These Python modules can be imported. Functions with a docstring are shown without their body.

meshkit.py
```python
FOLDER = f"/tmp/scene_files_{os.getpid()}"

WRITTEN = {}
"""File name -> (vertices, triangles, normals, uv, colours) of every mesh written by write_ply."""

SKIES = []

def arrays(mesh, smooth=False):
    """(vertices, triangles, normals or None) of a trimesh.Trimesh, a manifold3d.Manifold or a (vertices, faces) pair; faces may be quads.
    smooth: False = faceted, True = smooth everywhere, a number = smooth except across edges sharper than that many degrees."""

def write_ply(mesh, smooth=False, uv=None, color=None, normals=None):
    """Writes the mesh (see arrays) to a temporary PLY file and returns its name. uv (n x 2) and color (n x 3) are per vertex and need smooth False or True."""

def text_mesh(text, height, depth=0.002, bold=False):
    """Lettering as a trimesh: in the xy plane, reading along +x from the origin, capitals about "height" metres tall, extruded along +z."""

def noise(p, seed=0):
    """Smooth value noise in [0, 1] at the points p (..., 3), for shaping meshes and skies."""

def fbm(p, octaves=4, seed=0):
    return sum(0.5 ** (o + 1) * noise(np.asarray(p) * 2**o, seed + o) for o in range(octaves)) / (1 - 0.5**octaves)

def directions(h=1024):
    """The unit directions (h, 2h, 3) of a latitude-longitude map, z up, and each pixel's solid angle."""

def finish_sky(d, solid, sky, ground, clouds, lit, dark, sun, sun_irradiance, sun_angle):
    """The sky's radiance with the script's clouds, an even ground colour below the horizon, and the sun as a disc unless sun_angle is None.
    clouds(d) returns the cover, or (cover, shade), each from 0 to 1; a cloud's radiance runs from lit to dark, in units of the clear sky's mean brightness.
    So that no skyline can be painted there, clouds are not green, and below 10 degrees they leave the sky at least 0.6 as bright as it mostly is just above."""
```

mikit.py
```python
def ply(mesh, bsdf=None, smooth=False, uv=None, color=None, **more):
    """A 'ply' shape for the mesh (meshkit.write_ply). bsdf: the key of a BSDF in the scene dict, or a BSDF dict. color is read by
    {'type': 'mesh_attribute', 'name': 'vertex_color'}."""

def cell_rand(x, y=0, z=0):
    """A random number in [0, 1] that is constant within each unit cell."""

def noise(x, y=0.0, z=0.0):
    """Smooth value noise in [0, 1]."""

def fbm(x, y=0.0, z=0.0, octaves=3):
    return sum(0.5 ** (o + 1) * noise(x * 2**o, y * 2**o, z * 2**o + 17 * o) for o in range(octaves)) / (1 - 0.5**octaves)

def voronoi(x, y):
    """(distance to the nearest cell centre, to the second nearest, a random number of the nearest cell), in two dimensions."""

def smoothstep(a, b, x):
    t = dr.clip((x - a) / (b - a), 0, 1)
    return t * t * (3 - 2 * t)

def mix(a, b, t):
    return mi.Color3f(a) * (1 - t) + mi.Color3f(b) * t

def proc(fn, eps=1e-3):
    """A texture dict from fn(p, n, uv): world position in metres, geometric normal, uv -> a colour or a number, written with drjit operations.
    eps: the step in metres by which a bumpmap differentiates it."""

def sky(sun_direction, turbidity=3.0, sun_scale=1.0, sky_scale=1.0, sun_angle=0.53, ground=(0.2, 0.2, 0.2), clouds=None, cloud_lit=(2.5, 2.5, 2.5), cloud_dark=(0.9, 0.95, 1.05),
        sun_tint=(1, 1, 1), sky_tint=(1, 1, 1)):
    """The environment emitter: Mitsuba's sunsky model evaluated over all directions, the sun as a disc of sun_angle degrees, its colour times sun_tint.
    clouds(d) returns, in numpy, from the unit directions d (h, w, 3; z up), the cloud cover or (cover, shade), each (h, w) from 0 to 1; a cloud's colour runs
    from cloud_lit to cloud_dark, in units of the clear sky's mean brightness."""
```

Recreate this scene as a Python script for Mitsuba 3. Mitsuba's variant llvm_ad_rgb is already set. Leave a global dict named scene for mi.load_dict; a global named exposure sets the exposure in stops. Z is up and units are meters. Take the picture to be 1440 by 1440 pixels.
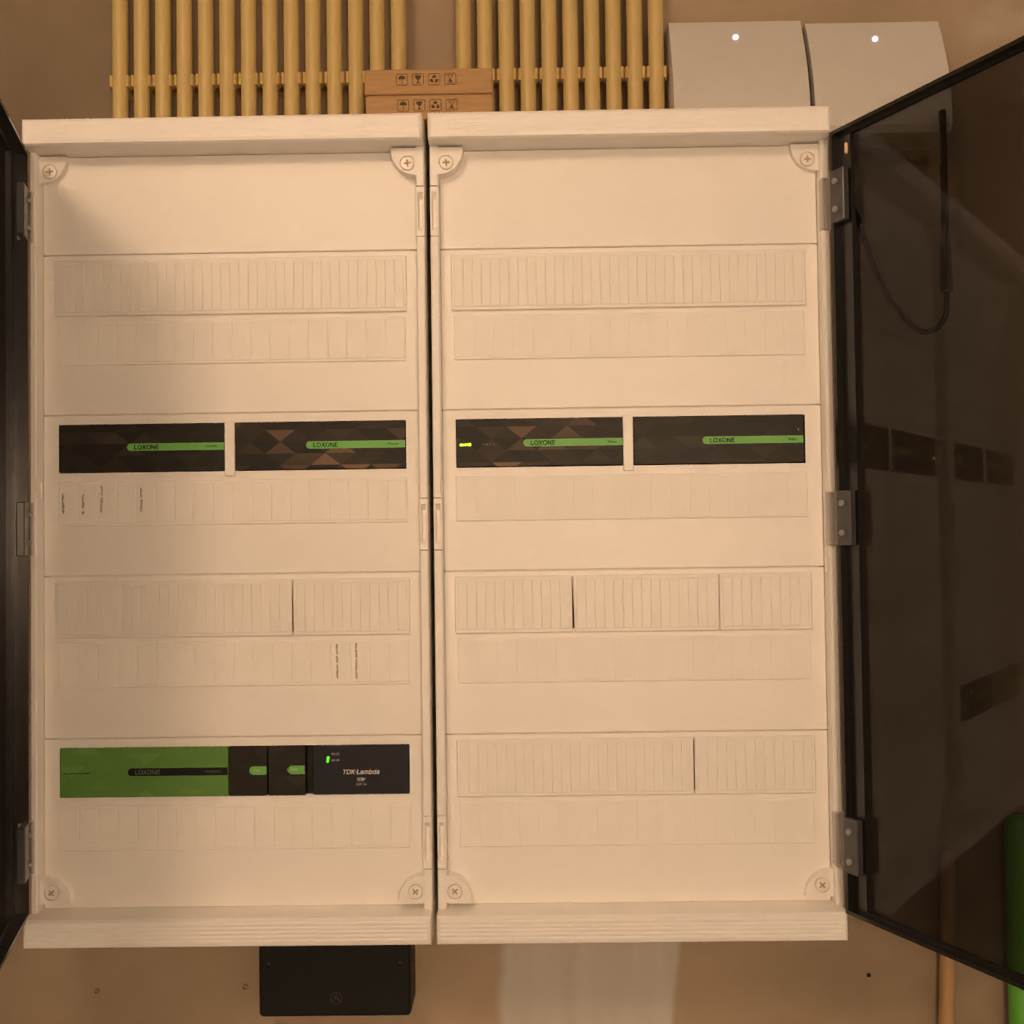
import math, random
import numpy as np
import trimesh
import manifold3d as m3
import drjit as dr
import mitsuba as mi
import mikit, meshkit
from shapely.geometry import Polygon, LineString, Point, box as sbox
from shapely.ops import unary_union
from shapely import affinity

T = mi.ScalarTransform4f
Z0 = 1.45                       # height of the cabinets' centre above the floor; all builders work relative to it
scene, labels = {}, {}

# ------------------------------------------------------------------ camera, light, exposure
RIGHT = np.array([0.9998638986394575, 0.009570985298783289, -0.013438022098324674])
DOWN = np.array([-0.013680306544220587, 0.025715688314680508, -0.9995756862726095])
FWD = np.array([-0.009221356210490058, 0.9996234789233958, 0.02584312238733118])
EYE = np.array([0.08927, -1.02394, -0.01484 + Z0])
cam = np.eye(4)
cam[:3, 0], cam[:3, 1], cam[:3, 2], cam[:3, 3] = -RIGHT, -DOWN, FWD, EYE
scene['camera'] = {'type': 'perspective', 'fov': math.degrees(2 * math.atan(720 / 1500)), 'fov_axis': 'x',
                   'near_clip': 0.02, 'far_clip': 50.0, 'to_world': T(cam)}
exposure = 0.0
# a warm globe lamp under the ceiling and an added warm globe as fill light, both behind the photographer: position, radius, radiance
LAMPS = (((-0.44, -1.50, 0.84), 0.13, (47.5, 30.7, 18.6)), ((0.40, -2.20, 0.06), 0.14, (71, 46.7, 28.7)))

# ------------------------------------------------------------------ materials
def rgb(*c): return {'type': 'rgb', 'value': list(c)}
def mat(name, col, rough=0.5, spec=0.5, metallic=0.0, **kw):
    scene[name] = {'type': 'twosided', 'bsdf': {'type': 'principled', 'base_color': rgb(*col) if isinstance(col, tuple) else col,
                   'roughness': rough, 'specular': spec, 'metallic': metallic, **kw}}
    return name

mat('m_white', (.80, .775, .74), .42, .4)
mat('m_strip', (.77, .745, .70), .45, .4)
mat('m_card', (.81, .785, .745), .55, .3)
mat('m_screw', (.80, .765, .70), .3, .5)
mat('m_unit', (.52, .49, .455), .4, .4)
mat('m_black', (.007, .0065, .0055), .5, .25)
mat('m_rim', (.010, .0095, .0085), .22, .5)
mat('m_dark', (.03, .027, .024), .6, .3)
mat('m_psu', (.016, .017, .021), .5, .2)
mat('m_green', (.125, .36, .075), .45, .4)
mat('m_ink', (.010, .018, .008), .8, .1)
mat('m_recess', (.34, .27, .20), .6, .3)
mat('m_label_ink', (.12, .095, .075), .8, .1)
mat('m_grey_ink', (.55, .53, .50), .6, .2)
mat('m_green_ink', (.07, .12, .06), .6, .2)
mat('m_hinge', (.40, .37, .345), .3, .5)
mat('m_smoke', (.040, .040, .042), .2, .6)
mat('m_stud', (.22, .22, .22), .25, .6)
mat('m_steel', (.45, .43, .40), .35, .5, .8)
mat('m_box_ink', (.075, .05, .032), .8, .1)
mat('m_rod', (.006, .006, .0055), .8, .05)
mat('m_green_pole', (.12, .42, .05), .4, .5)
mat('m_brass', (.62, .38, .19), .35, .5)  # colour of the imitated light spot on the right door
scene['m_tint'] = {'type': 'thindielectric', 'int_ior': 1.49, 'specular_transmittance': rgb(.385, .385, .39), 'specular_reflectance': rgb(.28, .28, .30)}

def conduit_col(p, n, uv):
    a = mikit.fbm(p.x * 9, p.y * 4, p.z * 3, octaves=2)
    b = mikit.noise(p.x * 41.9 + 3, 0.5, p.z * 1.5)
    return mikit.mix((.47, .355, .135), (.53, .385, .165), b * .7 + a * .3)
mat('m_conduit', mikit.proc(conduit_col), .38, .4)

def kraft_col(p, n, uv):
    a = mikit.fbm(p.x * 60, p.y * 60, p.z * 400, octaves=2)
    return mikit.mix((.34, .205, .095), (.42, .26, .125), a)
mat('m_kraft', mikit.proc(kraft_col), .8, .2)

def wood_col(p, n, uv):
    a = mikit.fbm(p.x * 300, p.y * 300, p.z * 6, octaves=3)
    return mikit.mix((.36, .20, .09), (.50, .30, .15), a)
mat('m_wood', mikit.proc(wood_col), .45, .5)

def wall_col(p, n, uv):
    big = mikit.fbm(p.x * 2.1 + 4, p.y * 2.1, p.z * 2.1, octaves=3)
    fine = mikit.fbm(p.x * 26, p.y * 26, p.z * 26, octaves=3)
    c = mikit.mix((.225, .172, .117), (.40, .305, .215), mikit.smoothstep(.25, .75, big) * .75 + fine * .25)
    raw = mikit.smoothstep(-.52, -.02, p.x + (mikit.fbm(p.x * 3, 1.1, p.z * 3, octaves=3) - .5) * .35)  # shade on the left side, painted into the plaster colour
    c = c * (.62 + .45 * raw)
    edge = (mikit.fbm(p.x * 5, 7.7, p.z * 13, octaves=3) - .5) * .05
    z = p.z - Z0
    # filled chase in the plaster below the cabinets, and trowelled filler at the upper right
    inside = mikit.smoothstep(.045, .062, p.x + edge) * (1 - mikit.smoothstep(.247, .256, p.x + edge * .8)) * (1 - mikit.smoothstep(-.36, -.34, z))
    streak = mikit.fbm(p.x * 60, 1.3, p.z * 5, octaves=2)
    c = mikit.mix(c, mikit.mix((.47, .445, .40), (.58, .555, .50), streak), inside * .9)
    up = mikit.smoothstep(.60, .68, p.x + edge * 2 + (z - .5) * .35) * mikit.smoothstep(.46, .52, z + edge * 2)
    c = mikit.mix(c, (.47, .42, .35), up * mikit.smoothstep(.3, .7, mikit.fbm(p.x * 17, 2.2, z * 17, octaves=3)) * .8)
    return c
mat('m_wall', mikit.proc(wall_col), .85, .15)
def plain_wall(p, n, uv):
    return mikit.mix((.44, .47, .50), (.52, .55, .58), mikit.fbm(p.x * 3, p.y * 3, p.z * 3, octaves=3))
mat('m_room', mikit.proc(plain_wall), .9, .1)
def floor_col(p, n, uv):
    return mikit.mix((.30, .30, .29), (.40, .40, .385), mikit.fbm(p.x * 5, p.y * 5, 0.5, octaves=3))
mat('m_floor', mikit.proc(floor_col), .8, .2)

def facets(p, dark, mid, high, lift):
    """printed polygon pattern: a grid of triangles, each with its own tone"""
    h, w = .0118, .0300
    z = (p.z - Z0 + 1.0) / h
    r = dr.floor(z)
    fz = z - r
    x = p.x / w + 40 + r * .5
    c = dr.floor(x)
    fx = x - c
    flip = mikit.cell_rand(r, 3.0, 1.0)
    up = dr.abs(fx - .5) * 2 < (1 - fz)
    k = dr.select(up, c, dr.floor(x + .5) + 500)
    k2 = dr.floor(k / 2)
    t = mikit.cell_rand(k, r, 5.0) * .55 + mikit.cell_rand(k2, r, 9.0) * .45
    t = mikit.smoothstep(.30, .95, t) * lift
    big = mikit.noise(p.x * 14, 3.1, p.z * 30)
    return mikit.mix(dark, mikit.mix(mid, high, mikit.smoothstep(.55, .9, t)), t * (.35 + .9 * big))
mat('m_facet', mikit.proc(lambda p, n, uv: facets(p, (.012, .011, .009), (.060, .044, .032), (.16, .10, .062), .95)), .45, .2)
mat('m_facet_soft', mikit.proc(lambda p, n, uv: facets(p, (.016, .015, .012), (.032, .026, .020), (.05, .038, .028), .8)), .45, .2)
mat('m_server', mikit.proc(lambda p, n, uv: facets(p, (.085, .20, .040), (.10, .22, .05), (.12, .25, .06), .9)), .45, .4)

# ------------------------------------------------------------------ mesh helpers
def cbox(x0, x1, y0, y1, z0, z1, c=0.0008):
    """box with chamfered edges"""
    if c <= 0:
        b = trimesh.creation.box(extents=(x1 - x0, y1 - y0, z1 - z0)); b.apply_translation(((x0 + x1) / 2, (y0 + y1) / 2, (z0 + z1) / 2)); return b
    c = min(c, (x1 - x0) * .45, (y1 - y0) * .45, (z1 - z0) * .45)
    pts = []
    for a in (0, 1):
        for b in (0, 1):
            for d in (0, 1):
                X, Y, Z = (x0, x1)[a], (y0, y1)[b], (z0, z1)[d]
                sx, sy, sz = (c, -c)[a], (c, -c)[b], (c, -c)[d]
                pts += [(X, Y + sy, Z + sz), (X + sx, Y, Z + sz), (X + sx, Y + sy, Z)]
    return trimesh.convex.convex_hull(np.array(pts))
def rbox(x0, x1, y0, y1, z0, z1, r, seg=16):
    s = m3.Manifold.sphere(r, seg)
    parts = [s.translate((x, y, z)) for x in (x0 + r, x1 - r) for y in (y0 + r, y1 - r) for z in (z0 + r, z1 - r)]
    return m3.Manifold.batch_hull(parts)
def mbox(x0, x1, y0, y1, z0, z1):
    return m3.Manifold.cube((x1 - x0, y1 - y0, z1 - z0)).translate((x0, y0, z0))
def tri(m):
    if isinstance(m, m3.Manifold):
        k = m.to_mesh(); return trimesh.Trimesh(k.vert_properties[:, :3], k.tri_verts, process=False)
    return m
def man(t):
    t = t.copy(); t.merge_vertices()
    return m3.Manifold(m3.Mesh(np.asarray(t.vertices, np.float32), np.asarray(t.faces, np.uint32)))
def cat(*ms): return trimesh.util.concatenate([tri(m) for m in ms])
def front(poly, y_front, depth):
    """a flat outline drawn in x,z becomes a slab whose face looks at the viewer (towards -y)"""
    out = []
    for g in getattr(poly, 'geoms', [poly]):
        if g.is_empty: continue
        e = trimesh.creation.extrude_polygon(g, depth, engine='earcut')
        v = e.vertices.copy()
        e.vertices = np.c_[v[:, 0], y_front + depth - v[:, 2], v[:, 1]]
        out.append(e)
    return trimesh.util.concatenate(out)
def prism_x(poly, x0, x1):
    """outline in (y,z) extruded along x"""
    e = trimesh.creation.extrude_polygon(poly, x1 - x0, engine='earcut')
    v = e.vertices.copy()
    e.vertices = np.c_[v[:, 2] + x0, v[:, 0], v[:, 1]]
    return e
def lathe(profile, n=24):
    return trimesh.creation.revolve(np.array(profile), sections=n)
def disc_y(x, y0, y1, z, r, n=20):
    c = trimesh.creation.cylinder(radius=r, height=abs(y1 - y0), sections=n)
    c.apply_transform(trimesh.transformations.rotation_matrix(math.pi / 2, [1, 0, 0])); c.apply_translation((x, (y0 + y1) / 2, z)); return c
def tube(path, radii, n=12):
    path = np.asarray(path, float); radii = np.broadcast_to(radii, len(path))
    tang = np.gradient(path, axis=0); tang /= np.linalg.norm(tang, axis=1, keepdims=True)
    ref = np.array([0, 1.0, 0]) if abs(tang[0][1]) < .9 else np.array([1.0, 0, 0])
    v, f = [], []
    for p, t, r in zip(path, tang, radii):
        u = np.cross(t, ref); u /= np.linalg.norm(u); w = np.cross(t, u)
        a = np.arange(n) * 2 * np.pi / n
        v.append(p + r * (np.cos(a)[:, None] * u + np.sin(a)[:, None] * w))
    for i in range(len(path) - 1):
        for k in range(n):
            a, b = i * n + k, i * n + (k + 1) % n
            f += [[a, b, b + n], [a, b + n, a + n]]
    v = np.vstack(v); c0, c1 = len(v), len(v) + 1
    v = np.vstack([v, path[0], path[-1]])
    for k in range(n):
        f += [[c0, (k + 1) % n, k], [c1, len(v) - 2 - n + k, len(v) - 2 - n + (k + 1) % n]]
    t = trimesh.Trimesh(v, f, process=False); t.fix_normals(); return t
def spline(pts, n=60):
    from scipy.interpolate import CubicSpline
    pts = np.asarray(pts, float); s = np.r_[0, np.cumsum(np.linalg.norm(np.diff(pts, axis=0), axis=1))]
    return CubicSpline(s, pts)(np.linspace(0, s[-1], n))

def key_for(name):
    if name not in scene and name not in labels and not any(k.startswith(name + '__') for k in scene): return name
    i = 1
    while f'{name}_{i:03d}' in scene or f'{name}_{i:03d}' in labels: i += 1
    return f'{name}_{i:03d}'
def put(name, mesh, m, parent=None, smooth=False, label=None, kind=None, **more):
    key = key_for(name if parent is None else f'{parent}__{name}')
    mesh = tri(mesh).copy(); mesh.apply_translation((0, 0, Z0))
    scene[key] = mikit.ply(mesh, m, smooth=smooth, **more)
    d = {}
    if label: d['label'] = label
    if kind: d['kind'] = kind
    if d: labels[key] = d
    return key
def put_at(name, shape, loc, parent):
    """another copy of an existing ply dict at loc"""
    key = key_for(f'{parent}__{name}'); scene[key] = {**shape, 'to_world': T().translate(list(loc))}; return key
def thing(name, label, category, group=None):
    key = key_for(name); labels[key] = {'label': label, 'category': category}
    if group: labels[key]['group'] = group
    return key
def struct(name, mesh, m, label=None, parent=None, smooth=False):
    return put(name, mesh, m, parent, smooth, label, 'structure' if parent is None else None)
def lettering(text, height, x, y, z, anchor='left', bold=False, depth=.0003, italic=0.0, sx=1.0):
    t = meshkit.text_mesh(text, height, depth, bold)
    v = t.vertices.copy(); v[:, 0] = v[:, 0] * sx + v[:, 1] * italic
    w = v[:, 0].max() - v[:, 0].min(); v[:, 0] -= v[:, 0].min()
    dx = {'left': 0, 'mid': -w / 2, 'right': -w}[anchor]
    t.vertices = np.c_[v[:, 0] + dx + x, y - v[:, 2], v[:, 1] + z]
    t.fix_normals()
    return t

# ------------------------------------------------------------------ the room
WY = 0.16                        # plaster face of the wall the cabinets hang on
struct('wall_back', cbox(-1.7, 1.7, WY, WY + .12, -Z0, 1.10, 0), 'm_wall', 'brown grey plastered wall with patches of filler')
struct('wall_left', cbox(-1.82, -1.7, -2.7, WY + .12, -Z0, 1.10, 0), 'm_room')
struct('wall_right', cbox(1.7, 1.82, -2.7, WY + .12, -Z0, 1.10, 0), 'm_room')
struct('wall_front', cbox(-1.82, 1.82, -2.82, -2.7, -Z0, 1.10, 0), 'm_room')
struct('ceiling', cbox(-1.82, 1.82, -2.82, WY + .12, 1.10, 1.22, 0), 'm_room')
struct('floor', cbox(-1.82, 1.82, -2.82, WY + .12, -Z0 - .1, -Z0, 0), 'm_floor')
for (x, z, r) in ((-.386, -.506, .0028), (-.222, -.503, .0032)):
    ring = m3.Manifold.cylinder(.003, r, r, 18) - m3.Manifold.cylinder(.01, r * .55, r * .55, 18).translate((0, 0, -.002))
    put('wall_plug', tri(ring.rotate((90, 0, 0)).translate((x, WY + .0002, z))), 'm_kraft', 'wall_back')
put('wall_plug', disc_y(.462, WY - .0006, WY + .002, -.4965, .0022), 'm_black', 'wall_back')

# ceiling lamp and added fill light (outside the picture)
(LAMP, LAMP_R, LAMP_L), (LAMP2, LAMP2_R, LAMP2_L) = LAMPS
lamp = thing('ceiling_lamp', 'round warm globe lamp hanging under the ceiling', 'lamp')
globe = trimesh.creation.icosphere(subdivisions=3, radius=LAMP_R); globe.apply_translation(LAMP)
put('globe', globe, 'm_white', lamp, True, emitter={'type': 'area', 'radiance': rgb(*LAMP_L)})
put('cap', lathe([(0, LAMP_R * .93), (.035, LAMP_R * .93), (.03, LAMP_R + .03), (.008, LAMP_R + .04), (.008, 1.095 - LAMP[2]), (0, 1.095 - LAMP[2])]).apply_translation(LAMP), 'm_black', lamp, 30)
lamp = thing('floor_lamp', 'warm globe lamp on a slim black stand on the floor', 'lamp')  # unseen lamp added to brighten the lower part of the cabinets
globe = trimesh.creation.icosphere(subdivisions=3, radius=LAMP2_R); globe.apply_translation(LAMP2)
put('globe', globe, 'm_white', lamp, True, emitter={'type': 'area', 'radiance': rgb(*LAMP2_L)})
h = LAMP2[2] + Z0
put('stand', lathe([(0, -h + .0002), (.14, -h + .0002), (.14, -h + .015), (.011, -h + .03), (.011, -LAMP2_R - .02), (.03, -LAMP2_R * .93), (0, -LAMP2_R * .93)]).apply_translation(LAMP2), 'm_black', lamp, 30)

# ------------------------------------------------------------------ distribution cabinets
HW, ZT = .1955, .4005            # half width and half height
PY, RY = .035, .020              # planes of the recessed cover plates and of the side rails
ROWS = (.2420, .0812, -.0790, -.2395)
PITCH = .1606
JOINTS = (.2760, .1150, -.0455, -.2065)
LATCH = ((.285, .336), (-.0245, .0275), (-.3345, -.2825))

seg_m = cbox(-.00445, .00445, -.00042, .0006, -.0245, .0245, .0006)
seg_m.apply_translation((0, 0, Z0)); SEG = mikit.ply(seg_m, 'm_strip')
seg_f = cbox(-.0045, .0045, -.00035, .0006, -.0245, .0245, .0003)
seg_f.apply_translation((0, 0, Z0)); SEG_FLAT = mikit.ply(seg_f, 'm_strip')
card_m = cbox(-.0091, .0091, -.00035, .0006, -.0195, .0195, .0004)
card_m.apply_translation((0, 0, Z0)); CARD = mikit.ply(card_m, 'm_card')
card_f = cbox(-.0095, .0095, -.00012, .0006, -.0195, .0195, .0002)
card_f.apply_translation((0, 0, Z0)); CARD_FLAT = mikit.ply(card_f, 'm_card')

def fascia(cx, zlo, zhi, n, gd=.0004, gw=.0009):
    """end cap of the housing: grooved front, full depth"""
    h = zhi - zlo; pts = [(WY - .001, zlo), (.003, zlo), (.0006, zlo + .0015)]
    z = zlo + .0035; st = (h - .007) / n
    for i in range(n):
        pts += [(0, z + gw), (0, z + st - gw), (gd, z + st - gw * .3), (gd, z + st - .0001)]; z += st
    pts += [(.0004, zhi - .0025), (.003, zhi), (WY - .001, zhi)]
    body = man(prism_x(Polygon(pts), cx - HW, cx + HW))
    # rounded vertical front corners
    r = .004
    o = m3.CrossSection([[(cx - HW, WY - .001), (cx - HW, r * .8), (cx - HW + .001, .0015), (cx - HW + r * .8, 0), (cx + HW - r * .8, 0), (cx + HW - .001, .0015), (cx + HW, r * .8), (cx + HW, WY - .001)]], m3.FillRule.NonZero)
    return body ^ m3.Manifold.extrude(o, 2).translate((0, 0, -1))

def make_cabinet(side, label):
    cx = .1982 * side
    o = side                                   # outer (hinge) side
    cab = thing('distribution_cabinet', label, 'cabinet', None)
    shell = mbox(cx - .1930, cx + .1930, .040, WY - .0005, -.374, .374) - mbox(cx - .1905, cx + .1905, .0, WY - .004, -.3715, .3715)
    put('housing', shell, 'm_white', cab)
    put('top_fascia', fascia(cx, .3755, .4015, 5, .00015, .0012), 'm_white', cab)
    put('bottom_fascia', fascia(cx, -.4, -.373, 5, .0004, .0010), 'm_white', cab)
    # ---- side rails
    xo0, xo1 = (cx + o * .1897, cx + o * (.1976 if o > 0 else .1960))
    xi0, xi1 = (cx - o * .1870, cx - o * .1955)
    rail = man(cbox(min(xo0, xo1), max(xo0, xo1), RY, .045, -.3735, .3760, .0012))
    slot = (-.0505, -.0355) if side > 0 else (.0330, .0480)
    rail -= mbox(cx + o * .1903 - .0008, cx + o * .1903 + .0008, RY - .01, RY + .012, *slot)
    put('side_rail', rail, 'm_white', cab)
    rail = man(cbox(min(xi0, xi1), max(xi0, xi1), RY, .045, -.3735, .3760, .0012))
    for a, b in LATCH: rail -= mbox(min(xi0, xi1) - .002, max(xi0, xi1) + .002, 0, .036, a, b)
    if side > 0: rail -= mbox(xi0 - .0016, xi0 + .001, 0, RY + .008, .0315, .0450)
    put('side_rail', rail, 'm_white', cab)
    for a, b in LATCH:
        c = man(cbox(min(xi0, xi1), max(xi0, xi1), RY + .0004, .036, a + .0007, b - .0007, .0006))
        m = (xi0 + xi1) / 2; w = .0026
        cut = m3.Manifold.batch_hull([mbox(m - w, m + w, RY - .002, RY, a + .006, b - .006), mbox(m - w * .6, m + w * .6, RY + .006, RY + .007, a + .012, b - .012)])
        put('latch_catch', c - cut, 'm_white', cab)
    # ---- cover plates
    zs = [.3750, *JOINTS, -.3730]
    for i in range(5):
        z1, z0 = zs[i] - (.0004 if i else 0), zs[i + 1] + (.0004 if i < 4 else 0)
        p = man(cbox(cx - .1868 if o > 0 else cx - .1892, cx + .1892 if o > 0 else cx + .1868, PY, PY + .003, z0, z1, .0007))
        if i:
            zc = ROWS[i - 1]
            p -= mbox(cx - .1732, cx + .1732, PY - .01, PY + .01, zc - .0240, zc + .0240)
        put('cover_plate', p, 'm_white', cab)
    for z in JOINTS:      # white backing strips added so the joints look less dark
        put('cross_bar', cbox(cx - .186, cx + .186, PY + .0031, PY + .0060, z - .006, z + .006, .0005), 'm_white', cab)
    # ---- corner ears with screws
    for sx in (-1, 1):
        base = .1875 if sx != o else .1900
        for sz in (-1, 1):
            zf = .3735 if sz > 0 else -.3665    # flat end
            hgt = .0265
            pts = [(base + .003, zf), (.1625, zf)]
            for k in range(1, 11):
                a = k / 10 * math.pi / 2
                pts.append((base - (base - .1625) * math.cos(a) ** .9, zf - sz * hgt * math.sin(a)))
            pts.append((base + .003, zf - sz * hgt))
            poly = Polygon([(cx + sx * x, z) for x, z in pts]).buffer(0)
            xs, zc = cx + sx * .1790, .3583 * sz + (.0028 if sz < 0 else 0)
            ry = RY + (.0075 if sx == o else 0)      # the mounts on the hinge side stand lower
            ear = man(front(poly, ry, PY - ry)) - man(disc_y(xs, ry - .01, ry + .0022, zc, .0077, 28))
            e = put('screw_mount', ear, 'm_white', cab)
            head = man(lathe([(0, .0), (.0068, .0), (.0068, .0022), (.0060, .0030), (0, .0034)], 28))
            head -= mbox(-.0036, .0036, -.0009, .0009, .0018, .01) + mbox(-.0009, .0009, -.0036, .0036, .0018, .01)
            ang = 5 if sz > 0 else 42
            hm = tri(head.rotate((0, 0, ang)).rotate((90, 0, 0)).translate((xs, ry + .0024, zc)))
            put('screw', hm, 'm_screw', e, 30)
            cr = man(front(affinity.rotate(unary_union([sbox(-.0036, -.0009, .0036, .0009), sbox(-.0009, -.0036, .0009, .0036)]), ang), 0, .0002)).translate((xs, ry + .0004, zc))
            put('cross_recess', cr, 'm_recess', e)
    # ---- hinges, closed parts on the rail
    for a, b in LATCH:
        x0 = cx + o * (.1890 if o > 0 else .1922)
        leaf = man(cbox(min(x0, cx + o * .2000), max(x0, cx + o * .2000), RY - .004, RY + .006, a, b, .0008))
        g = cx + o * (.1925 if o > 0 else .1942)
        leaf -= mbox(g - .0015, g + .0015, RY - .01, RY - .0015, a + .002, b - .0015)
        h = put('hinge', leaf, 'm_hinge', cab, label='grey plastic hinge')
        pin = trimesh.creation.cylinder(radius=.0034, height=b - a - .002, sections=18); pin.apply_translation((cx + o * .2022, RY - .0060, (a + b) / 2))
        put('barrel', pin, 'm_hinge', h, 30)
    # ---- label holders
    for r, zc in enumerate(ROWS):
        zl = zc - .0550
        strong = side < 0
        lh = put('label_holder', cbox(cx - .1742, cx + .1742, PY - .0016, PY + .0005, zl - .0222, zl + .0222, .0005), 'm_card', cab)
        for i in range(18):
            put_at('label_card', CARD if strong else CARD_FLAT, (cx - .1733 + .01925 * (i + .5), PY - .0016, zl), lh)
    return cab, cx

cabL, CXL = make_cabinet(-1, 'white wall cabinet')
cabR, CXR = make_cabinet(1, 'white wall cabinet')
labels[cabL]['label'] = 'white wall cabinet with the bright green module and printed labels inside'
labels[cabR]['label'] = 'white wall cabinet with only two black modules and a wide-open tinted door'

# ---- blanking strips with their break-off segments
def strip(cab, cx, row, x0, x1, flat=False, lean=0.0):
    zc = ROWS[row]
    m = cbox(x0, x1, PY - .0030, PY - .0002, zc - .0283, zc + .0283, .0010)
    v = m.vertices.copy(); v[:, 0] += np.where(v[:, 0] < (x0 + x1) / 2, 1, 0) * lean * (v[:, 2] - zc) / .028; m.vertices = v
    s = put('blanking_strip', m, 'm_strip', cab)
    n = max(1, round((x1 - x0 - .004) / .00928)); w = (x1 - x0 - .006) / n
    for i in range(n):
        put_at('segment', SEG_FLAT if flat else SEG, (x0 + .003 + w * (i + .5), PY - .0030, zc), s)
L0, L1, R0, R1 = -.3752, -.0226, .0218, .3744
strip(cabL, CXL, 0, L0, L1)
strip(cabR, CXR, 0, R0, R1)
strip(cabL, CXL, 2, L0, -.1396); strip(cabL, CXL, 2, -.1386, L1, lean=-.0004)
strip(cabR, CXR, 2, R0, .1380); strip(cabR, CXR, 2, .1392, .2828, lean=-.0006); strip(cabR, CXR, 2, .2833, R1)
strip(cabR, CXR, 3, R0, .2549, flat=True); strip(cabR, CXR, 3, .2559, R1)
# filler pieces between the modules of the second row, backs of the rows
for cab, x in ((cabL, -.2004), (cabR, .1956)):
    put('filler_piece', cbox(x - .0051, x + .0051, PY - .0035, PY + .01, ROWS[1] - .0292, ROWS[1] + .0262, .0008), 'm_white', cab)
put('filler_piece', cbox(-.1276, -.1205, PY + .004, PY + .03, ROWS[3] - .0238, ROWS[3] + .0238, .0005), 'm_black', cabL, label='black blank between modules')  # black piece added to stand in for a dark open gap
for x in (-.1985, -.1651, -.1242):
    put('clip_tab', cbox(x - .004, x + .004, PY - .0018, PY + .001, ROWS[3] - .0262, ROWS[3] - .0238, .0006), 'm_white', cabL)

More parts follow.
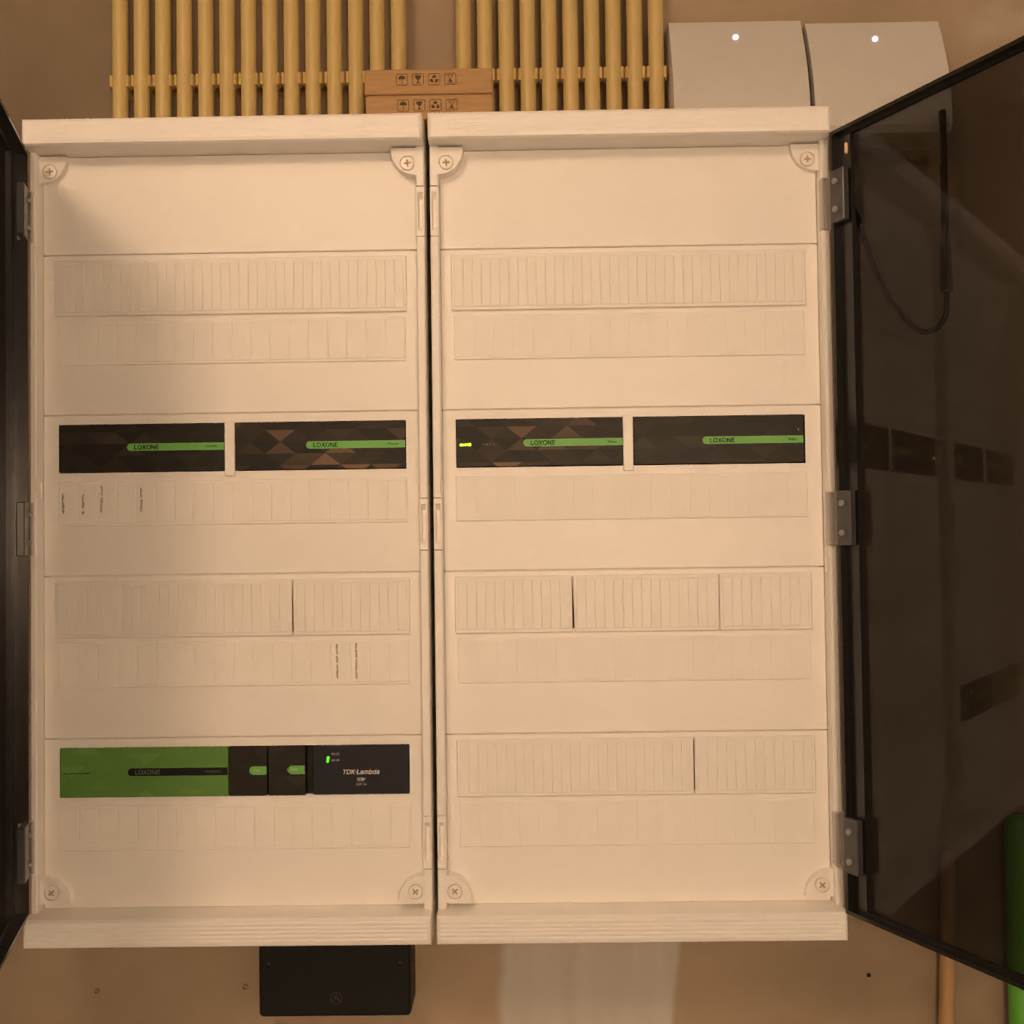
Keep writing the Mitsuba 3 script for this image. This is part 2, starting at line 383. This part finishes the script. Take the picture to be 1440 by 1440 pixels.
# ---- illegibly small print on the label cards: rows of tiny dark strokes set sideways
rng = random.Random(5)
def small_print(words, length, w=.0021):
    """strokes along z, centred at the origin"""
    total = sum(words) + len(words) - 1; st = length / total; out = []; k = 0
    for n in words:
        for i in range(n):
            z = -length / 2 + (k + .5) * st
            kind = rng.randrange(4); a = w / 2
            if kind in (0, 1): out.append(sbox(-a, z - st * .38, a, z - st * .10))
            if kind in (0, 2, 3): out.append(sbox(-a * rng.uniform(.6, 1), z + st * .08, a, z + st * .34))
            out.append(sbox(-a if kind % 2 else a * .3, z - st * .36, (-a if kind % 2 else a * .3) + w * .3, z + st * .34))
            k += 1
        k += 1
    return unary_union(out)
PRINT = [(1, -.3672, 0, (10,), .0205), (1, -.3472, -.001, (2, 7), .0205), (1, -.3287, .004, (8, 5), .0262), (1, -.2890, .003, (7, 6), .0235),
         (2, -.0955, 0, (9, 4, 6), .0345), (2, -.0765, .001, (10, 8), .0345)]
for row, x, dz, words, ln in PRINT:
    pm = front(affinity.translate(small_print(words, ln, .0022 if row == 1 else .0019), x, ROWS[row] - .0545 + dz), PY - .0024, .0006)
    put('printed_text', pm, 'm_label_ink', cabL + '__label_holder' + f'_{row:03d}')
# raised maker's mark on the right cabinet's top edge
put('raised_mark', lettering('hager', .0085, .0215, .0001, .3842, italic=.18, depth=.0007, sx=1.2), 'm_white', cabR + '__top_fascia')

# ------------------------------------------------------------------ doors: tinted trays
def make_door(cab, side, hx, hy, ang, D, label):
    """closed door lies along -side*x from the hinge; tray walls point into the cabinet (+y when closed)"""
    W, zb, zt, t = .386, -.3735, .3745, .003
    f = .0035
    pane = mbox(.0, W, -t, 0, zb, zt)
    inner = man(cbox(f, W - f, -.0001, .1, zb + f, zt - f, 0))
    ring = mbox(0, W, .0001, D, zb, zt) - mbox(f, W - f, -.1, .1, zb + f, zt - f)
    # broad shoulder along the inside edges
    sh = mbox(f - .001, W - f + .001, .0002, .0050, zb + f - .001, zt - f + .001) - mbox(.0205, W - .013, -.1, .1, zb + .0065, zt - .0065)
    th = math.radians(ang)
    def placed(m, sm=False):
        t_ = tri(m).copy(); v = t_.vertices.copy()
        x, y = -side * v[:, 0], v[:, 1]
        a = side * th
        X = x * math.cos(a) - y * math.sin(a); Y = x * math.sin(a) + y * math.cos(a)
        t_.vertices = np.c_[X + hx, Y + hy, v[:, 2]]
        if side > 0: t_.invert()
        t_.fix_normals()
        return t_
    d = f'{cab}__door'
    labels[d] = {'label': label}
    put('pane', placed(pane), 'm_tint', d, label='tinted see-through door pane')
    put('rim', placed(ring + sh), 'm_rim', d, label='black door rim')
    for a, b in LATCH:
        put('hinge_leaf', placed(man(cbox(.0005, .0190 if side > 0 else .0300, D - .006, D + .0016, a, b, .001))), 'm_smoke', d)
        for z in (a + .012, b - .012):
            s = trimesh.creation.cylinder(radius=.0030, height=.003, sections=14)
            s.apply_transform(trimesh.transformations.rotation_matrix(math.pi / 2, [1, 0, 0])); s.apply_translation((.0090, D + .0026, z))
            put('hinge_stud', placed(s), 'm_stud', d)
    if side > 0: put('catch_pin', placed(cbox(.0150, .0185, .0045, .0085, .3490, .3600, .0012)), 'm_brass', d)  # added tab that imitates a bright orange light spot on the rim
    return d
make_door(cabR, 1, .4022, .0060, 116.2, .0120, 'tinted door opened wide to the right')
make_door(cabL, -1, -.4110, .0130, 74.5, .0170, 'tinted door opened towards the viewer')

# ------------------------------------------------------------------ modules on the rails
FY = .0325                        # front plane of the modules
def module(name, label, x0, x1, zc, m, cat_='module', h=.0238):
    t = thing(name, label, cat_)
    put('body', cbox(x0, x1, FY, .095, zc - h, zc + h, .0007), m, t)
    return t
def bar(t, x0, x1, zc, m, text, ink, right=None, h=.0037):
    p = unary_union([sbox(x0 + h * .8, zc - h, x1, zc + h), affinity.scale(Point(x0 + h, zc).buffer(h, 12), .95, 1)])
    b = put('name_bar', front(p, FY - .0004, .0006), m, t, label='coloured name bar')
    if text: put('lettering', lettering(text, .0044, x0 + .0075, FY - .0004, zc - .0022, bold=True), ink, b)
    if right: put('lettering', lettering(right, .0024, x1 - .0065, FY - .0004, zc - .0010, 'right'), ink, b)
    return b
def lamp_pill(t, x, z, w, h, rot, L):
    p = affinity.rotate(unary_union([Point(-w / 2, 0).buffer(h), Point(w / 2, 0).buffer(h * 1.1), sbox(-w / 2, -h * .75, w / 2, h * .75)]), rot, origin=(0, 0))
    put('indicator_light', front(affinity.translate(p, x, z), FY - .0005, .0007), 'm_green', t, label='glowing green indicator light', emitter={'type': 'area', 'radiance': rgb(*L)})

z2 = ROWS[1] + .0004
a = module('dimmer_module', 'darkest black polygon-print module, left of the white filler in the left cabinet', -.3713, -.2056, z2, 'm_facet_soft')
bar(a, -.3030, -.2058, z2 + .0005, 'm_green', 'LOXONE', 'm_ink', 'Dimmer')
a = module('dimmer_module', 'black module with the brightest brown polygon print, right of the filler in left cabinet', -.1953, -.0253, z2, 'm_facet')
bar(a, -.1245, -.0256, z2 + .0002, 'm_green', 'LOXONE', 'm_ink', 'Dimmer')
a = module('relay_module', 'black polygon-print module with a glowing yellow-green light, in the right cabinet', .0248, .1905, z2, 'm_facet')
bar(a, .0915, .1903, z2 - .0007, 'm_green', 'LOXONE', 'm_ink', 'Relay')
lamp_pill(a, .0342, z2 - .0018, .0085, .0016, 2, (.95, 1.7, .0))
put('indicator_light', front(unary_union([Point(.052 + .0035 * k, z2 - .0016).buffer(.0005) for k in range(4)]), FY - .0003, .0004), 'm_grey_ink', a)
a = module('relay_module', 'plain dark module with green bar at the right end of the right cabinet', .2010, .3693, z2, 'm_facet_soft')
bar(a, .2690, .3690, z2 - .0007, 'm_green', 'LOXONE', 'm_ink', 'Relay')
put('indicator_light', front(Point(.3640, z2 + .0090).buffer(.0007), FY - .0003, .0004), 'm_grey_ink', a)

z4 = ROWS[3] - .0003
a = module('server_module', 'wide bright green module with a black name bar, lower left', -.3713, -.2041, z4, 'm_server', h=.0244)
bar(a, -.3035, -.2046, z4 + .0002, 'm_black', 'LOXONE', 'm_green_ink', 'Miniserver')
pm = small_print((8, 1, 9), .026, .0011); pm = affinity.translate(affinity.rotate(pm, 90, origin=(0, 0)), -.3535, z4 - .0005)
put('printed_text', front(pm, FY - .0003, .0004), 'm_ink', a)
a = module('extension_module', 'narrow black module with short green tag, directly right of the green module', -.2036, -.1656, z4, 'm_facet_soft', h=.0244)
bar(a, -.1832, -.1660, z4 + .0005, 'm_green', None, None, 'Tree', h=.0042)
a = module('extension_module', 'narrow black module with short green tag, next to the power supply', -.1646, -.1279, z4, 'm_facet_soft', h=.0244)
bar(a, -.1449, -.1283, z4 + .0008, 'm_green', None, None, '1-Wire', h=.0042)
a = module('power_supply_module', 'blue-black power supply module with white lettering and a green light', -.1203, -.0253, z4, 'm_psu', 'power supply', h=.0240)
lamp_pill(a, -.1053, z4 + .0105, .0034, .0014, 80, (.06, 1.5, .02))
put('lettering', lettering('DC LO', .0019, -.1018, FY, z4 + .0150), 'm_grey_ink', a)
put('lettering', lettering('DC OK', .0019, -.1018, FY, z4 + .0088), 'm_grey_ink', a)
put('lettering', lettering('TDK·Lambda', .0044, -.0725, FY, z4 - .0040, 'mid', True, italic=.2), 'm_grey_ink', a)
put('lettering', lettering('DSP', .0030, -.0725, FY, z4 - .0107, 'mid', True), 'm_grey_ink', a)
put('lettering', lettering('100-24', .0019, -.0725, FY, z4 - .0150, 'mid'), 'm_grey_ink', a)

# ------------------------------------------------------------------ conduits above the cabinets
PR = .0085
ORD = ['first', 'second', 'third', 'fourth', 'fifth', 'sixth', 'seventh', 'eighth', 'ninth', 'tenth', 'eleventh', 'twelfth', 'thirteenth', 'fourteenth']
pipe = tube([(0, 0, z) for z in np.linspace(.396 + .006, 1.098, 4)], PR, 24); pipe.apply_translation((0, 0, Z0))
PIPE = mikit.ply(pipe, 'm_conduit', smooth=40)
oring = Point(0, 0).buffer(PR + .0030, 16).difference(Point(0, 0).buffer(PR + .0002, 16))
oring = oring.difference(Polygon([(0, 0), (-.03, -.018), (-.03, -.05), (.03, -.05), (.03, -.018)]))
oring = unary_union([oring, sbox(-.006, PR + .001, .006, .0298)])
clip_e = trimesh.creation.extrude_polygon(oring, .0125, engine='earcut'); clip_e.apply_translation((0, 0, .4857 + Z0))
CLIP = mikit.ply(clip_e, 'm_conduit', smooth=35)
def conduits(x0, pitch, n, bank, group, leans):
    for i in range(n):
        k = thing('conduit_pipe', f'cream plastic conduit, {ORD[i]} from the left of the {bank}', 'pipe', group)
        x = x0 + pitch * i; y = WY - .0300
        scene[k + '__tube'] = {**PIPE, 'to_world': T().translate([x, y, 0])}
        scene[k + '__clip'] = {**CLIP, 'to_world': T().translate([x, y, 0])}
conduits(-.3445, .023537, 14, 'left bank of fourteen', 'conduits in the left bank', 0)
conduits(.0324, .02338, 10, 'right bank of ten', 'conduits in the right bank', 0)

# ------------------------------------------------------------------ cardboard boxes on top of the cabinets
def symbol(i):
    fr = sbox(-.0058, -.0058, .0058, .0058).buffer(-.0015).buffer(.0015)
    fr = fr.difference(fr.buffer(-.0006))
    if i == 0:    # umbrella
        s = [Point(0, .0004).buffer(.0036).intersection(sbox(-.01, .0004, .01, .01)), sbox(-.0003, -.0036, .0003, .001), sbox(-.0003, -.0040, .0014, -.0034)]
    elif i == 1:  # glass
        s = [Polygon([(-.0030, .0040), (.0030, .0040), (.0026, .0012), (.0006, -.0004), (-.0006, -.0004), (-.0026, .0012)]), sbox(-.0004, -.0036, .0004, 0),
             Polygon([(-.0022, -.0040), (.0022, -.0040), (.0004, -.0024), (-.0004, -.0024)])]
    elif i == 2:  # recycling arrows
        s = [affinity.rotate(Polygon([(-.0016, .0012), (.0012, .0012), (.0022, .0028), (.0010, .0040), (-.0008, .0040), (-.0020, .0026)]), 120 * k, origin=(0, -.0002)) for k in range(3)]
    else:         # stacking limit
        s = [sbox(-.0036, .0036, .0036, .0041), sbox(-.0036, -.0041, .0036, -.0036), LineString([(-.0022, .0030), (.0020, -.0028)]).buffer(.0003), LineString([(.0022, .0030), (-.0020, -.0028)]).buffer(.0003),
             sbox(-.0009, -.0034, .0009, -.0008)]
    return unary_union([fr, *s])
BY = .020
def carton(label, x0, x1, z0, z1):
    t = thing('cardboard_box', label, 'box', None)
    b = rbox(x0, x1, BY, BY + .094, z0, z1, .0022, 12)
    b -= mbox(x0 - .01, x0 + .0016, BY + .0030, BY + .0036, z0 - .01, z1 + .01)
    b -= mbox(x1 - .0016, x1 + .01, BY + .0030, BY + .0036, z0 - .01, z1 + .01)
    put('carton', b, 'm_kraft', t, 30)
    # folded lid flap lying on the top
    put('lid_flap', cbox(x0 + .0025, x1 - .0025, BY + .0015, BY + .050, z1 - .0002, z1 + .0004, .0002), 'm_kraft', t)
    for i in range(4):
        s = affinity.translate(affinity.scale(symbol(i), 1, 1), x0 + .0375 + .0160 * i, z1 - .0105)
        put('handling_symbol', front(s, BY - .00015, .0004), 'm_box_ink', t)
carton('lower flat brown carton, half hidden behind the white cabinet tops', -.0602, .0663, .40165, .4264)
carton('upper flat brown carton, its four handling symbols fully in view', -.0612, .0660, .4272, .4524)

# ------------------------------------------------------------------ white wall units
def wall_unit(label, x0, x1, z1, led):
    t = thing('wall_unit', label, 'electronic device', None)
    z0 = z1 - .137
    prof = [(WY - .0005, z0 + .004), (WY - .0005, z1 - .002), (WY - .004, z1), (.134, z1), (.1315, z1 - .0015)]
    for k in range(1, 15):
        s = k / 14
        prof.append((.1315 - .0335 * math.sin(s * math.pi / 2) ** .95, z1 - .0015 - .118 * s))
    prof += [(.0985, z0 + .010), (.103, z0 + .003), (.112, z0)]
    m = man(prism_x(Polygon(prof), x0, x1))
    put('case', m, 'm_unit', t, 25)
    yl = .1315 - .0335 * math.sin(((z1 - .0015 - led[1]) / .118) * math.pi / 2) ** .95
    p = affinity.rotate(affinity.scale(Point(0, 0).buffer(.0034, 12), .85, 1.1), -25)
    lm = front(p, 0, .0012)
    lm.apply_transform(trimesh.transformations.rotation_matrix(-.42, [1, 0, 0])); lm.apply_translation((led[0], yl - .0010, led[1]))
    put('indicator_light', lm, 'm_white', t, label='glowing white indicator light', emitter={'type': 'area', 'radiance': rgb(3, 3, 3.1)})
wall_unit('white bulging wall unit next to the conduits, glowing white dot on its front', .2570, .4010, .5495, (.3280, .5265))
wall_unit('white bulging wall unit farther from the conduits, partly behind the tinted door', .4062, .5510, .5460, (.4785, .5218))

# rod antenna with its cable, hanging below the second unit behind the door
t = thing('rod_antenna', 'thin black rod with a looping cable, behind the tinted door', 'antenna')
AX, AY = .5365, .0880
put('rod', tube([(AX, AY, z) for z in (.430, .4285, .345, .300, .275, .240, .2385)], (.001, .0036, .0036, .0040, .0056, .0062, .0030), 16), 'm_rod', t, 40)
put('ring', tube([(AX, AY, .2385), (AX, AY, .2372)], .0060, 16), 'm_stud', t, 30)
put('cable', tube(spline([(AX, AY, .2375), (AX, AY, .2280), (AX - .004, AY, .208), (AX - .021, AY + .002, .1960), (AX - .044, AY + .005, .214), (AX - .068, AY + .01, .258), (AX - .081, AY + .012, .300), (AX - .096, AY + .014, .338), (AX - .125, AY + .016, .360), (.3915, AY + .016, .366)], 70), .0030, 10), 'm_rod', t, 60)

# ------------------------------------------------------------------ things below
t = thing('control_box', 'flat black plastic box on the wall under the left cabinet', 'box')
bx0, bx1, bz0, bz1, by = -.1950, -.0345, -.5150, -.4060, .1100
case = rbox(bx0, bx1, by, WY + .004, bz0, bz1, .0048, 20).trim_by_plane((0, -1, 0), -(WY - .0003))
for x in (bx0 + .011, bx1 - .011):
    case -= man(disc_y(x, by - .01, by + .0012, -.4590, .0026, 18))
put('case', case, 'm_black', t, 30)
for x in (bx0 + .011, bx1 - .011): put('screw', disc_y(x, by + .0004, by + .0016, -.4590, .0019, 14), 'm_dark', t, 30)
em = Point(-.1130, -.4950).buffer(.0065).difference(Point(-.1130, -.4950).buffer(.0056))
em = unary_union([em, LineString([(-.1165, -.498), (-.113, -.491), (-.1095, -.498)]).buffer(.0005), LineString([(-.1155, -.4925), (-.1105, -.4975)]).buffer(.0005)])
put('emblem', front(em, by - .0003, .0005), 'm_dark', t)

def pole(name, label, x_top, x_bot, z_top, r, m):
    t = thing(name, label, 'pole')
    y_top = WY - r - .001
    y_bot = WY - r - .020
    top, bot = np.array([x_top, y_top, z_top]), np.array([x_bot, y_bot, -Z0 + .0005])
    d = (top - bot) / np.linalg.norm(top - bot)
    put('shaft', tube([bot, top - d * .012, top - d * .010, top - d * .004, top], (r, r, r * .98, r * .85, r * .45), 24), m, t, 40)
    return t
pole('wooden_pole', 'slim brown wooden pole leaning on the wall below the right door', .5490, .5000, -.3560, .0078, 'm_wood')
pole('green_pole', 'bright green pole at the lower right edge', .6215, .6130, -.3200, .0135, 'm_green_pole')
